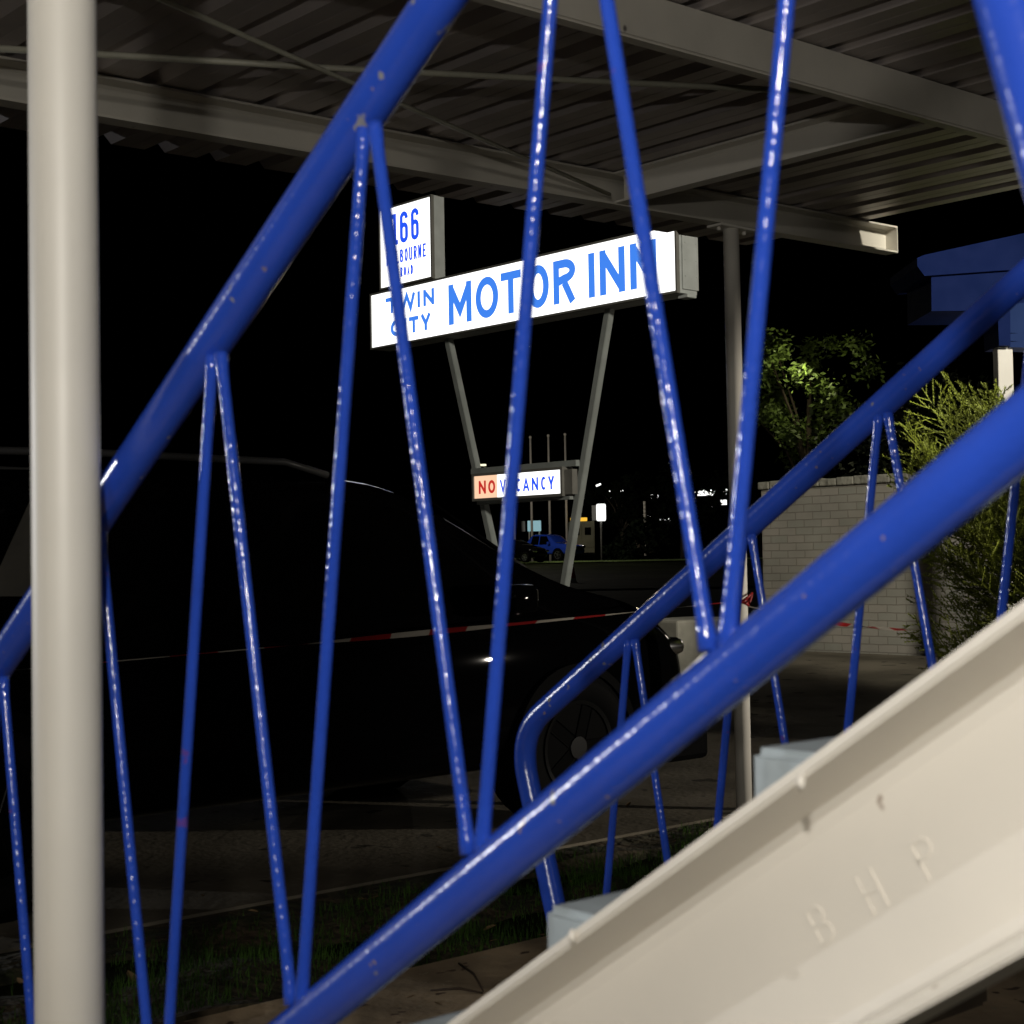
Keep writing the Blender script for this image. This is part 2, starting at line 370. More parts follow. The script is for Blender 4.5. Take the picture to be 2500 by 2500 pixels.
def webfn_factory(y_c, hn):      # letters standing square to the slope; u runs up the stairs
    o = Vector((X2-.009, y_c, ctop-SL*y_c))
    def fn(u, v, d): return P(o + du*u + nu*(v-hn) - Vector((d, 0, 0)))
    return fn
bl = on(2005, 2312, 0, X2-.009)   # foot of the B
hn = (ctop-SL*bl.y - bl.z)*cosA
ycc = bl.y + (ctop-SL*bl.y - bl.z)*cosA*SL*cosA*1.0
bm = bmesh.new()
# scale from the picture: stroke height ~ 90 px at that depth
dist = (bl-Vector((0, 0, H))).dot(FW); hgt = 94/3817*dist*1.0
off = ((bl - Vector((X2-.009, 0, ctop))).dot(nu)); uo = (bl - Vector((X2-.009, 0, ctop))).dot(du)
def wfn(u, v, d): return P(Vector((X2-.009, 0, ctop)) + du*(uo+u) + nu*(off+v) - Vector((d, 0, 0)))
ex = [on(a, b, 0, X2-.009) for a, b in ((2005, 2312), (2133, 2240), (2268, 2158))]
us = [(e-ex[0]).dot(du) for e in ex]
for ch, u0, wd in (('B', us[0], hgt*.62), ('H', us[1], hgt*.62), ('P', us[2], hgt*.6)):
    bm = bmesh.new()
    for k, (pts, cl) in enumerate(glyph(ch, wd, hgt, hgt*.10)):
        ribbon(bm, [(u0+a, b) for a, b in pts], cl, hgt*.10, wfn, -.001, .0013+.0001*k)
    link('raised_letter', bm, M['stringer'], so)
# paint drips on the stringer
for (a, b, xx) in ((2356, 1723, X2-.009), (1962, 1907, X1+.002), (1403, 2284, X1+.0)):
    bm = bmesh.new(); c = on(a, b, 0, xx); tube(bm, [P(c+Vector((-.002, 0, .006))), P(c+Vector((-.004, 0, 0))), P(c+Vector((-.002, 0, -.007)))], [.002, .0040, .002], 10)
    link('paint_drip', bm, M['stringer'], so, True)

# treads
n0 = on(1040*2500/1932, 1705*2500/1932, 0, 1.095)
rise = SL*.276
random.seed(2)
for k in range(-9, 5):
    yn = n0.y + k*.276; zt = n0.z - k*rise
    if zt < .1: continue
    bm = bmesh.new(); prism(bm, [(yn, zt), (yn, zt-.082), (yn-.05, zt-.082), (yn-.06, zt-.045), (yn-.285, zt-.04), (yn-.285, zt)], lambda a, b, d: P(Vector((d, a, b))), 1.082, 2.335)
    bmesh.ops.bevel(bm, geom=[e for e in bm.edges if e.calc_face_angle(0) > .6], offset=.008, segments=3, affect='EDGES')
    bm.normal_update()
    for f in bm.faces:
        if f.normal.z < -.5 or (f.normal.y < -.5): f.material_index = 1
    tr = link('tread', bm, [M['tread'], M['rawconc']], st, False)
# concrete footing under the first tread
# railings
def railing(xp, zc, T0, foot_y, xoff):
    def tp(y): return Vector((xp, y, zc-SL*y))
    def bp_(y): return Vector((xp, y, zc-.883-SL*y))
    corner = tp(foot_y); d1 = (tp(1)-tp(0)).normalized(); LEG = Vector((0, -.30, -1)).normalized()
    c = corner - d1*.10; e = corner + LEG*.10
    path = sub(tp(-.9), c, 60)
    for i in range(1, 13):
        t = i/12; path.append(c*(1-t)**2 + corner*2*t*(1-t) + e*t*t)
    foot = corner + LEG*((corner.z-.19)/-LEG.z)
    path += sub(path[-1], foot, 12)[1:]
    top = tubes_obj('top_rail', [P(q) for q in path], .0241, M['blue'], st, 48)
    yb = foot_y - .30*.883/(1+.30*SL)
    bot = tubes_obj('bottom_rail', [P(q) for q in sub(bp_(-.9), bp_(yb+.02), 50)], .0241, M['blue'], st, 48)
    ks = range(-7, 5)
    for k in ks:
        yt = T0 - .307*k
        if yt > foot_y-.15 or yt < -.8: continue
        a = tp(yt) + Vector((xoff, 0, -.034 if xp < 1.5 else -.020))
        for yb_, rr in ((yt-.1515, 1), (yt+.1555, 0)):
            if yb_ > yb+.08: continue
            b = bp_(yb_) + Vector((xoff, 0, .02))
            aa = a + Vector((0, .008 if not rr else -.010, 0)); bb = b + Vector((0, .009 if rr else -.009, 0))
            if xp < 1.5 and rr and .6 < yt < .75: continue
            rb = .0067 if xp < 1.5 else .0074; pp_ = sub(aa, bb, 60)
            tubes_obj('baluster', [P(q) for q in pp_], [rb*(1+.28*math.exp(-(i/1.6)**2)+.35*math.exp(-((60-i)/1.6)**2)) for i in range(61)], M['bluebar'], top, 20)
    return tp, bp_, top
tpn, bpn, top_n = railing(.968, 2.647, 1.599, 2.62, -.010)
tpf, bpf, top_f = railing(2.28, 2.62, 1.5895, 2.562, -.010)
tubes_obj('newel_post', [P(q) for q in sub(Vector((.945, .681, 2.20)), Vector((.945, .464, 1.33)), 20)], .0241, M['blue'], st, 48)

# near round post
bm = bmesh.new(); tube(bm, [(0, 0, 0), (0, 0, 1), (0, 0, 2.2), (0, 0, 3.17)], .0425, 96)
pp = link('round_post', bm, M['cream']); pc = on(158, 1250, 0, .885); pp.location = (pc.x, pc.y, 0); pp.rotation_euler = (R(.15), R(.0), 0)
tag(pp, 'thick cream round steel post nearest the camera in front of the blue railing', 'post')
boxobj('base_plate', (-.09, -.09, .0), (.09, .09, .03), M['cream'], pp, .003)

# ---------------------------------------------------------------- carport
cp = thing('carport', 'low carport with ribbed metal roof, cream steel channels and thin crossed tie rods', 'carport', (6.2, 5.26, 0))
def Q(v): return Vector(v) - Vector((6.2, 5.26, 0))
def zr(x): return .017*(x-6.2)
# ribbed sheet
bm = bmesh.new()
prof = []
x = -5.2; pit = .2585
while x < 7.3:
    prof += [(x, 0), (x+.016, .046), (x+.056, .046), (x+.100, 0), (x+.176, 0), (x+.180, .002), (x+.188, 0)]; x += pit
prof.append((min(x, 7.36), 0))
ys = [lerp(.6, 6.14, i/30) for i in range(31)]
T_ = .0012; zroof = 3.182
rows = [[bm.verts.new(Q((x, y, zroof+z+zr(x)))) for x, z in prof] for y in ys]
for a, b in zip(rows[:-1], rows[1:]):
    for k in range(len(prof)-1): bm.faces.new((a[k], b[k], b[k+1], a[k+1]))
rs = link('roof_sheet', bm, M['zinc'], cp); md = rs.modifiers.new('t', 'SOLIDIFY'); md.thickness = .0012; md.offset = 0
def channel(name, a, b, depth, fl, side, tw=.007, mt='beam', endcap=False):
    """channel between a and b (bottom line of the toes), toes towards side"""
    a = Vector(a); b = Vector(b); side = Vector(side); up = Vector((0, 0, 1)); bm = bmesh.new()
    sec = [(fl, 0), (0, 0), (0, depth), (fl, depth), (fl, depth-tw-.003), (tw+.008, depth-tw-.006), (tw, depth-tw-.018), (tw, tw+.018), (tw+.008, tw+.006), (fl, tw+.003)]
    rings = [[bm.verts.new(Q(p + side*s_ + up*h)) for s_, h in sec] for p in sub(a, b, 24)]
    for r0, r1 in zip(rings[:-1], rings[1:]):
        for k in range(len(sec)): bm.faces.new((r0[k], r0[(k+1) % len(sec)], r1[(k+1) % len(sec)], r1[k]))
    bm.faces.new(rings[0]); bm.faces.new(rings[-1][::-1])
    if endcap:
        d = (b-a).normalized(); v0 = [bm.verts.new(Q(b + side*s_ + up*h + d*o)) for o in (.0005, .006) for s_, h in ((0, 0), (fl, 0), (fl, depth), (0, depth))]
        for q in ((0, 1, 2, 3), (7, 6, 5, 4), (0, 4, 5, 1), (1, 5, 6, 2), (2, 6, 7, 3), (3, 7, 4, 0)): bm.faces.new([v0[i] for i in q])
    bmesh.ops.recalc_face_normals(bm, faces=bm.faces[:])
    return link(name, bm, M[mt], cp)
channel('front_beam', (-5, 5.325, 3.02+zr(-5)), (7.67, 5.325, 3.02+zr(7.67)), .155, .085, (0, -1, 0), endcap=True)
# rectangular hollow beam nearer the stairs
bm = bmesh.new()
for xa, xb in ((-5, 7.3),):
    v = [bm.verts.new(Q((x, y, z+zr(x)))) for x in (xa, xb) for y, z in ((3.44, 3.02), (3.50, 3.02), (3.50, 3.178), (3.44, 3.178))]
    for q in ((0, 1, 2, 3), (7, 6, 5, 4), (0, 4, 5, 1), (1, 5, 6, 2), (2, 6, 7, 3), (3, 7, 4, 0)): bm.faces.new([v[i] for i in q])
bmesh.ops.recalc_face_normals(bm, faces=bm.faces[:]); bmesh.ops.bevel(bm, geom=bm.edges[:], offset=.008, segments=3, affect='EDGES')
link('rear_beam', bm, M['beam'], cp, False)
channel('cross_beam', (5.42, 5.243, 3.012), (5.42, 3.504, 3.012), .150, .075, (-1, 0, 0), mt='cream')
channel('cross_beam', (1.05, 5.243, 2.935), (1.05, 3.504, 2.935), .150, .075, (-1, 0, 0))
tubes_obj('tie_rod', [Q((.43, 3.52, 3.02)), Q((2.9, 4.38, 3.02)), Q((5.30, 5.23, 3.045))], .0095, M['rod'], cp, 10)
tubes_obj('tie_rod', [Q((1.43, 5.22, 3.0)), Q((3.3, 4.38, 3.04)), Q((5.2, 3.52, 3.10))], .0115, M['rod'], cp, 10)
# its post
bm = bmesh.new(); b0 = on(1833, 1985, 2, 0.0)
tube(bm, [Q((6.235, 5.27, -.02)), Q((6.235, 5.27, 1.5)), Q((6.23, 5.27, 3.016))], .0415, 48); box(bm, Q((6.10, 5.22, 3.002)), Q((6.37, 5.32, 3.0135)), 0)
for dx in (-.10, .10): tube(bm, [Q((6.235+dx, 5.27, 2.985)), Q((6.235+dx, 5.27, 3.003))], .011, 6)
link('post', bm, M['cream'], cp)
bm = bmesh.new()
tube(bm, [Q((-4, 5.27, -.02)), Q((-4, 5.27, 2.83))], .0415, 32); link('post', bm, M['cream'], cp)

# ---------------------------------------------------------------- barrier tape
def tape(a, b, sag, n=160, wd=.045, seed=1):
    rnd = random.Random(seed); bm = bmesh.new(); a = Vector(a); b = Vector(b); L = (b-a).length
    side = (b-a).normalized().cross(Vector((0, 0, 1))).normalized(); prev = None; ph = rnd.uniform(0, 6); s0 = 0
    for i in range(n+1):
        t = i/n; c = a.lerp(b, t) - Vector((0, 0, 4*sag*t*(1-t)))
        ang = 1.25+ .9*math.sin(t*L*1.7+ph)+.5*math.sin(t*L*4.1+ph*2); ww = wd*(.32+.25*math.sin(t*L*2.3+ph))
        u = (Vector((0, 0, 1))*math.cos(ang) + side*math.sin(ang))*ww/2 + side*.002
        cur = (bm.verts.new(c-u), bm.verts.new(c+u))
        if prev:
            f = bm.faces.new((prev[0], cur[0], cur[1], prev[1])); f.material_index = 0 if int(t*L/.21) % 2 else 1
        prev = cur
    return bm
bm = tape((-1.5, 5.17, .90), (6.19, 5.235, 1.075), .03, 260)
# knot round the post
for k in range(3):
    pts = [(6.235+.045*math.cos(a), 5.27+.045*math.sin(a), 1.06+.012*k+.01*math.sin(a*2+k)) for a in [i*math.pi/10 for i in range(21)]]
    tube(bm, pts, .007, 6, mi=0)
tube(bm, [(6.20, 5.22, 1.075), (6.235, 5.205, 1.10), (6.27, 5.215, 1.115), (6.275, 5.225, 1.09), (6.23, 5.20, 1.065)], .006, 6, mi=0)
me2 = tape((6.28, 5.25, 1.045), (12.4, 6.6, .98), .22, 200, .07, 5); t2 = bpy.data.meshes.new('x'); me2.to_mesh(t2); me2.free(); bm.from_mesh(t2); bpy.data.meshes.remove(t2)
tag(link('barrier_tape', bm, [M['tapered'], M['tapewhite']]), 'red and white barrier tape strung past the black car and knotted round the carport post', 'tape')

# ---------------------------------------------------------------- motel sign
sg = thing('motel_sign', 'tall illuminated roadside motel sign on two splayed grey legs', 'sign', (12.15, 13.4, 0))
def S(v): return Vector(v) - Vector((12.15, 13.4, 0))
XF = 12.0
def cabinet(name, y0, y1, z0, z1, dep, frame_mt='frame', parent=sg, fr=.022):
    bm = bmesh.new(); x0 = XF-.004
    box(bm, S((x0+.03, y0-fr, z0-fr)), S((x0+dep, y1+fr, z1+fr)), 0, .004)
    # retaining frame, proud of the face
    for (ya, yb, za, zb) in ((y0-fr-.002, y1+fr+.002, z1, z1+fr+.002), (y0-fr-.002, y1+fr+.002, z0-fr-.002, z0), (y0-fr-.002, y0, z0, z1), (y1, y1+fr+.002, z0, z1)):
        box(bm, S((x0-.012, ya, za)), S((x0+.034, yb, zb)), 1)
    return link(name, bm, [M['cab'], M[frame_mt]], parent)
def face(name, y0, y1, z0, z1, mt, parent):
    bm = bmesh.new(); box(bm, S((XF, y0, z0)), S((XF+.02, y1, z1))); return link(name, bm, M[mt], parent)
def text(name, s_, boxes, z0, z1, t, mt, parent):
    bm = bmesh.new(); kk = 0
    for ch, (pa, pb) in zip(s_, boxes):
        ya, yb = (pa, pb)
        W = abs(ya-yb); Hh = z1-z0
        for pts, cl in glyph(ch, W, Hh, min(t, W*.98)):
            kk += 1; d = .002+.0004*(kk % 4)
            ribbon(bm, pts, cl, t, lambda u, v, dd, ya=ya: S((XF-dd, ya-u, z0+v)), .0008, d)
    return link(name, bm, M[mt], parent)
def yb(cx): return on(850+.4658*cx, 430+.4658*560, 0, XF).y
ZB, ZT = 4.06, 4.735
cb1 = cabinet('main_cabinet', 10.9, 16.18, ZB, ZT, .30)
fc1 = face('lit_face', 10.9, 16.18, ZB, ZT, 'signwhite', cb1)
hh = ZT-ZB
def rowt(s_, px, f0, f1, t, mt, par, fn=yb, z0=ZB, h=None): 
    h = h or hh; return text('lettering', s_, [(fn(a), fn(b)) for a, b in px], z0+f0*h, z0+f1*h, t, mt, par)
rowt('MOTORINN', [(525, 645), (667, 786), (800, 905), (940, 1052), (1076, 1192), (1258, 1296), (1320, 1452), (1480, 1618)], .145, .87, .095, 'signblue', cb1)
rowt('TWIN', [(195, 262), (262, 350), (362, 376), (393, 450)], .585, .885, .052, 'signblue', cb1)
rowt('CITY', [(218, 275), (288, 302), (316, 366), (378, 430)], .14, .44, .052, 'signblue', cb1)
# cover strip with fixings on the end of the cabinet
bm = bmesh.new(); box(bm, S((12.06, 10.856, ZB+.02)), S((12.30, 10.8779, ZT+.01)), 0, .003); box(bm, S((12.12, 10.855, ZB-.06)), S((12.26, 10.99, ZB-.026)), 0, .003)
for z in (ZB+.15, ZB+.32, ZB+.5): 
    for x in (12.09, 12.26): box(bm, S((x, 10.850, z)), S((x+.012, 10.8559, z+.012)))
link('end_cover', bm, M['cab'], cb1)
# number cabinet
cb2 = cabinet('number_cabinet', 14.935, 15.965, 4.80, 5.79, .20)
face('lit_face', 14.935, 15.965, 4.80, 5.79, 'signwhite', cb2)
def t2(s_, px, f0, f1, t, mt): return rowt(s_, px, f0, f1, t, mt, cb2, yb2, 4.80, .99)
def yb2(cx): return on(850+.4658*cx, 430+.4658*350, 0, XF).y
t2('166', [(222, 262), (273, 315), (331, 372)], .515, .915, .058, 'signdeep')
mw = [(200+i*23.8, 200+i*23.8+17) for i in range(9)]
t2('MELBOURNE', mw, .27, .44, .026, 'signdeep')
t2('ROAD', [(272+i*18, 272+i*18+12) for i in range(4)], .09, .21, .021, 'signdeep')
# NO VACANCY
def yb3(cx): return on(1150+.1812*cx, 1180, 0, XF).y
cb3 = cabinet('vacancy_cabinet', 12.69, 14.19, 2.035, 2.300, .16, fr=.03); cb3.data.materials[0] = M['frame']
ynv = yb3(352)
face('lit_face', 12.69, ynv, 2.035, 2.300, 'signwhite', cb3)
face('lit_face', ynv+.0005, 14.19, 2.035, 2.300, 'nowhite', cb3)
rowt('NO', [(105, 200), (232, 325)], .20, .78, .032, 'nored', cb3, yb3, 2.035, .265)
rowt('VACANCY', [(390, 470), (500, 580), (603, 672), (700, 785), (820, 905), (942, 1012), (1040, 1122)], .19, .76, .029, 'signdeep', cb3, yb3, 2.035, .265)
for (ya, za, yb_, zb_) in ((15.0-.16, 4.04, 13.59, 0), (12.04, 4.04, 13.13, 0)):
    pa, pb_ = Vector((12.17, ya, za)), Vector((12.17, yb_, -.1)); d = (pa-pb_).normalized(); bm = bmesh.new()
    sd = Vector((1, 0, 0)).cross(d).normalized()
    c8 = [bm.verts.new(S(p + Vector((1, 0, 0))*a + sd*b)) for p in (pb_, pa) for a, b in ((-.042, -.042), (.042, -.042), (.042, .042), (-.042, .042))]
    for q in ((0, 1, 2, 3), (7, 6, 5, 4), (0, 4, 5, 1), (1, 5, 6, 2), (2, 6, 7, 3), (3, 7, 4, 0)): bm.faces.new([c8[i] for i in q])
    bmesh.ops.recalc_face_normals(bm, faces=bm.faces[:]); bmesh.ops.bevel(bm, geom=bm.edges[:], offset=.006, segments=2, affect='EDGES'); link('leg', bm, M['leg'], sg)
boxobj('crossbar', S((12.04, 12.49, 2.332)), S((12.10, 14.30, 2.40)), M['leg'], sg)
boxobj('crossbar', S((12.04, 12.60, 1.965)), S((12.10, 14.20, 2.002)), M['leg'], sg)
boxobj('junction_box', S((12.02, 12.53, 2.02)), S((12.10, 12.65, 2.30)), M['frame'], sg)

# ---------------------------------------------------------------- vehicles
def wheel(par, x, y, r, wd, rimmat='rim', side=1):
    bm = bmesh.new(); seg = 48; prof = [(r-.13*r, -wd/2), (r*.93, -wd/2), (r, -wd/2+.03), (r, wd/2-.03), (r*.93, wd/2), (r-.34*r, wd/2-.005), (r*.62, wd/2-.02), (r*.62, -wd/2+.02)]
    rg = [[bm.verts.new((a*math.cos(2*math.pi*k/seg), b, a*math.sin(2*math.pi*k/seg))) for a, b in prof] for k in range(seg)]
    for k in range(seg):
        for i in range(len(prof)): bm.faces.new((rg[k][i], rg[k][(i+1) % len(prof)], rg[(k+1) % seg][(i+1) % len(prof)], rg[(k+1) % seg][i]))
    bmesh.ops.recalc_face_normals(bm, faces=bm.faces[:])
    wo = link('wheel', bm, M['tyre'], par, True); wo.location = (x, y, r)
    bm = bmesh.new()
    for k in range(5):
        a = 2*math.pi*k/5; mt_ = Matrix.Rotation(a, 4, 'Y'); box(bm, (.03, side*(wd/2-.05), -.035), (r*.62, side*(wd/2-.02), .035), 0, .006, mt_)
    tube(bm, [(0, side*(wd/2-.06), 0), (0, side*(wd/2-.012), 0)], .055, 20)
    for q in (0,):
        pr = [(r*.63, wd/2-.03), (r*.66, wd/2-.008), (r*.60, wd/2-.012), (r*.57, 0)]
        rr = [[bm.verts.new((a*math.cos(2*math.pi*k/40), side*b, a*math.sin(2*math.pi*k/40))) for a, b in pr] for k in range(40)]
        for k in range(40):
            for i in range(3): bm.faces.new((rr[k][i], rr[k][i+1], rr[(k+1) % 40][i+1], rr[(k+1) % 40][i]))
    link('rim', bm, M[rimmat], wo)
    return wo
def vehicle(root, paint, L, Wd, st_low, st_top, wheels, wr, windows, rimmat='rim', glassmt='glass', hood_end=None):
    """lofted shell.  st_low: (x, z_sill, z_belt, halfwidth).  st_top: (x, z_roof, halfwidth_at_roof) or None."""
    bm = bmesh.new(); rings = []
    for (x, zs, zb, hw, zt, ht) in st_low:
        ring = [(0, zs), (hw*.86, zs), (hw*.965, zs+.09), (hw, lerp(zs, zb, .45)), (hw*.985, zb-.10), (hw*.955, zb), (lerp(hw*.93, ht, .5), lerp(zb, zt, .5)), (ht, zt-.055*(1 if zt-zb > .2 else .2)), (ht*.86, zt-.006), (0, zt+.02)]
        full = [(-a, b) for a, b in ring[::-1][:-1]] + ring[0:1] + ring[1:-1]
        full = [(a, b) for a, b in ring] + [(-a, b) for a, b in ring[1:-1]][::-1]
        rings.append([bm.verts.new((x, a, b)) for a, b in full])
    n = len(rings[0])
    for r0, r1 in zip(rings[:-1], rings[1:]):
        for k in range(n): bm.faces.new((r0[k], r0[(k+1) % n], r1[(k+1) % n], r1[k]))
    bm.faces.new(rings[0][::-1]); bm.faces.new(rings[-1])
    bmesh.ops.recalc_face_normals(bm, faces=bm.faces[:])
    # wheel arches
    ob = link('body', bm, [M[paint], M['trim']], root, True)
    sbs = ob.modifiers.new('s', 'SUBSURF'); sbs.levels = 2; sbs.render_levels = 2
    for wx in wheels:
        for sy in (1, -1):
            wheel(root, wx, sy*(Wd/2-.092), wr, .23, rimmat, sy)
            bm = bmesh.new(); arch = [(wr*1.17*math.cos(R(a)), wr+wr*1.17*math.sin(R(a))) for a in range(-20, 201, 10)]
            inner = [(wr*1.05*math.cos(R(a)), wr+wr*1.05*math.sin(R(a))) for a in range(-20, 201, 10)]
            poly = arch + inner[::-1]
            prism(bm, poly, lambda a, b, d, wx=wx: Vector((wx+a, d, b)), sy*(Wd/2-.10), sy*(Wd/2+.016)); link('wheel_arch', bm, M['trim'], root)
            bm = bmesh.new(); prism(bm, [(wr*1.08*math.cos(R(a)), wr+wr*1.08*math.sin(R(a))) for a in range(0, 360, 12)], lambda a, b, d, wx=wx: Vector((wx+a, d, b)), sy*(Wd/2-.26), sy*(Wd/2+.003)); link('wheel_well', bm, M['trim'], root)
    for poly, hwf in windows:
        for sy in (1, -1):
            bm = bmesh.new(); a = [bm.verts.new((x, sy*(hwf(z)+.004), z)) for x, z in poly]; b = [bm.verts.new((x, sy*(hwf(z)-.02), z)) for x, z in poly]
            bm.faces.new(a); bm.faces.new(b[::-1])
            for i in range(len(a)): bm.faces.new((a[i], b[i], b[(i+1) % len(a)], a[(i+1) % len(a)]))
            bmesh.ops.recalc_face_normals(bm, faces=bm.faces[:]); link('side_window', bm, M[glassmt], root)
    return ob
# black wagon : nose towards +x ; near flank at y = 5.6
cx, cy = 3.85, 6.53
car = thing('black_car', 'black wagon with roof rails parked in the dark behind the stair railing', 'car', (cx, cy, .02))
LOW = [(-2.42, .42, .90, .80, .98, .70), (-2.36, .30, .98, .90, 1.45, .66), (-2.15, .28, 1.00, .925, 1.66, .655), (-1.2, .25, 1.00, .935, 1.70, .665), (-.1, .25, .99, .935, 1.70, .665), (.38, .25, .98, .935, 1.70, .655), (.66, .25, .98, .935, 1.665, .655), (.98, .25, .985, .935, 1.53, .66), (1.34, .25, .99, .93, 1.33, .69), (1.66, .25, .985, .925, 1.16, .74), (1.85, .25, .96, .915, 1.12, .76), (2.2, .25, .92, .90, 1.05, .74), (2.42, .26, .83, .84, .93, .66), (2.55, .32, .70, .70, .80, .55)]
def hw(z): return .93*.955 - (z-1.0)/.62*(.893-.668)
vehicle(car, 'black', 4.9, 1.87, LOW, None, (-1.48, 1.52), .355,
        [([(-2.02, 1.06), (-1.38, 1.04), (-1.38, 1.56), (-1.82, 1.54)], hw), ([(-1.30, 1.04), (-.30, 1.03), (-.30, 1.58), (-1.30, 1.57)], hw), ([(-.22, 1.03), (1.22, 1.06), (.62, 1.54), (-.22, 1.58)], hw)], rimmat='rimblack')
for sy in (1, -1):
    tubes_obj('roof_rail', [(-1.95, sy*.60, 1.70), (-1.8, sy*.60, 1.745), (-.9, sy*.60, 1.757), (.05, sy*.60, 1.745), (.28, sy*.60, 1.69)], .016, M['rail'], car, 12)
    bm = bmesh.new(); box(bm, (.98, sy*.99-.09, 1.03), (1.16, sy*.99+.09, 1.17), 0, .03); mo = link('wing_mirror', bm, M['black'], car, True)
    bm = bmesh.new(); box(bm, (.972, sy*.99-.075, 1.045), (.979, sy*.99+.075, 1.155), 0, .002); link('mirror_glass', bm, M['glass'], mo)
    for hx in (-1.0, .12): boxobj('door_handle', (hx, sy*.93-.01, .90), (hx+.19, sy*.93+.022*1, .93), M['black'], car, .008)
    bm = bmesh.new(); box(bm, (2.16, sy*.73-.11, .76), (2.44, sy*.73+.09, .855), 0, .04); ho = link('headlight', bm, M['lens'], car, True)
    bm = bmesh.new(); box(bm, (-2.43, sy*.70-.12, .85), (-2.30, sy*.70+.12, 1.15), 0, .02); link('tail_light', bm, M['redl'], car, True)
bm = bmesh.new(); qs = [on(px_, py_, 1, 5.63) for px_, py_ in ((-60, 1456), (-60, 1500-0*1), (72, 1226), (150, 1226), (150, 1456))]
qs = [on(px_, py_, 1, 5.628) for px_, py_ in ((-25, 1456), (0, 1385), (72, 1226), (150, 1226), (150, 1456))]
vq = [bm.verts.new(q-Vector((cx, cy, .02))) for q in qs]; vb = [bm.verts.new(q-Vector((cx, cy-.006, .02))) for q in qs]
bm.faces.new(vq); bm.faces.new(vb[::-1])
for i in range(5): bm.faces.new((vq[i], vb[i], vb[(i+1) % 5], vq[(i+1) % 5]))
bmesh.ops.recalc_face_normals(bm, faces=bm.faces[:]); link('window_reflection', bm, mat('painted_reflection', (.06, .055, .045), .7, var=.5, vscale=5), car)  # grey panel on the glass, a reflection put in as colour
# windscreen
bm = bmesh.new(); v = [bm.verts.new(c) for c in ((1.50, -.60, 1.245), (1.50, .60, 1.245), (.78, .56, 1.655), (.78, -.56, 1.655))]; bm.faces.new(v)
ws = link('windscreen', bm, M['glass'], car); s_ = ws.modifiers.new('s', 'SOLIDIFY'); s_.thickness = .012; s_.offset = 0
boxobj('grille', (2.50, -.42, .50), (2.57, .42, .72), M['trim'], car, .01)
boxobj('front_lip', (2.1, -.88, .20), (2.56, .88, .38), M['trim'], car, .03)
for z0_ in (.56, .64): boxobj('grille_bar', (2.565, -.40, z0_), (2.585, .40, z0_+.015), M['chrome'], car)

# second car farther left, only its sloping pillar and window edge shows past the near post
# low concrete block beyond the car
bm = bmesh.new(); a = on(1656, 1590, 1, 8.6); b = on(1735, 1590, 1, 8.6); tz = on(1656, 1515, 1, 8.6).z
box(bm, (a.x, 8.6, gh(a.x, 8.6)), (a.x+.75, 9.1, tz), 0, .02)
tag(link('concrete_block', bm, M['concrete']), 'low square grey concrete block beyond the nose of the black car', 'block')

# pickup, far side of the road
pu_p = at(1338, 1371, 108); 
pk = thing('pickup_truck', 'blue double cab pickup parked beneath the flagpoles across the road', 'pickup truck', (pu_p.x, pu_p.y, gh(pu_p.x, pu_p.y)+.05), 0)
e = at(1338, 1371, 108); pk.rotation_euler = (0, 0, math.atan2(R0.y, R0.x) - R(42))
LW = [(-2.7, .5, .95, .85, 1.10, .80), (-2.6, .45, 1.02, .92, 1.14, .86), (-1.2, .42, 1.02, .94, 1.14, .88), (-.95, .42, 1.05, .94, 1.80, .70), (-.6, .42, 1.06, .94, 1.86, .70), (.5, .42, 1.06, .94, 1.84, .70), (.8, .42, 1.06, .94, 1.68, .70), (1.25, .42, 1.06, .94, 1.28, .78), (1.5, .42, 1.05, .94, 1.20, .82), (2.3, .42, 1.02, .92, 1.14, .80), (2.6, .45, .95, .85, 1.05, .74), (2.68, .5, .85, .78, .95, .66)]
def hw2(z): return .898-(z-1.06)/.75*.19
vehicle(pk, 'bluecar', 5.35, 1.9, LW, None, (-1.65, 1.68), .40, [([(-.82, 1.12), (-.12, 1.12), (-.12, 1.72), (-.72, 1.72)], hw2), ([(-.02, 1.12), (.98, 1.14), (.55, 1.70), (-.02, 1.72)], hw2)])
for sy in (1, -1):
    boxobj('headlight', (2.42, sy*.72-.14, .86), (2.68, sy*.72+.14, 1.03), M['lens'], pk, .03)
    boxobj('wing_mirror', (.85, sy*1.02-.1, 1.12), (1.02, sy*1.02+.1, 1.32), M['bluecar'], pk, .03)
boxobj('grille', (2.66, -.5, .68), (2.72, .5, .98), M['trim'], pk, .02)
# dark car in front of its tray
dc = at(1262, 1373, 100)
dk = thing('parked_car', 'small dark hatchback parked just left of the blue pickup', 'car', (dc.x, dc.y, gh(dc.x, dc.y)+.05), 0); dk.rotation_euler = (0, 0, math.atan2(R0.y, R0.x)-R(38))
LC = [(-2.0, .35, .75, .78, .9, .6), (-1.9, .28, .9, .86, 1.25, .6), (-1.4, .25, .92, .88, 1.44, .62), (-.3, .25, .92, .88, 1.48, .63), (.2, .25, .92, .88, 1.42, .63), (.95, .25, .92, .87, 1.02, .7), (1.7, .25, .82, .84, .92, .66), (2.05, .32, .68, .74, .75, .56)]
def hw3(z): return .835-(z-.92)/.5*.2
vehicle(dk, 'black', 4.1, 1.76, LC, None, (-1.25, 1.3), .31, [([(-1.5, .97), (.72, .97), (.2, 1.36), (-1.3, 1.38)], hw3)])
for sy in (1, -1): boxobj('headlight', (1.75, sy*.62-.14, .62), (2.02, sy*.62+.14, .76), M['lens'], dk, .03)
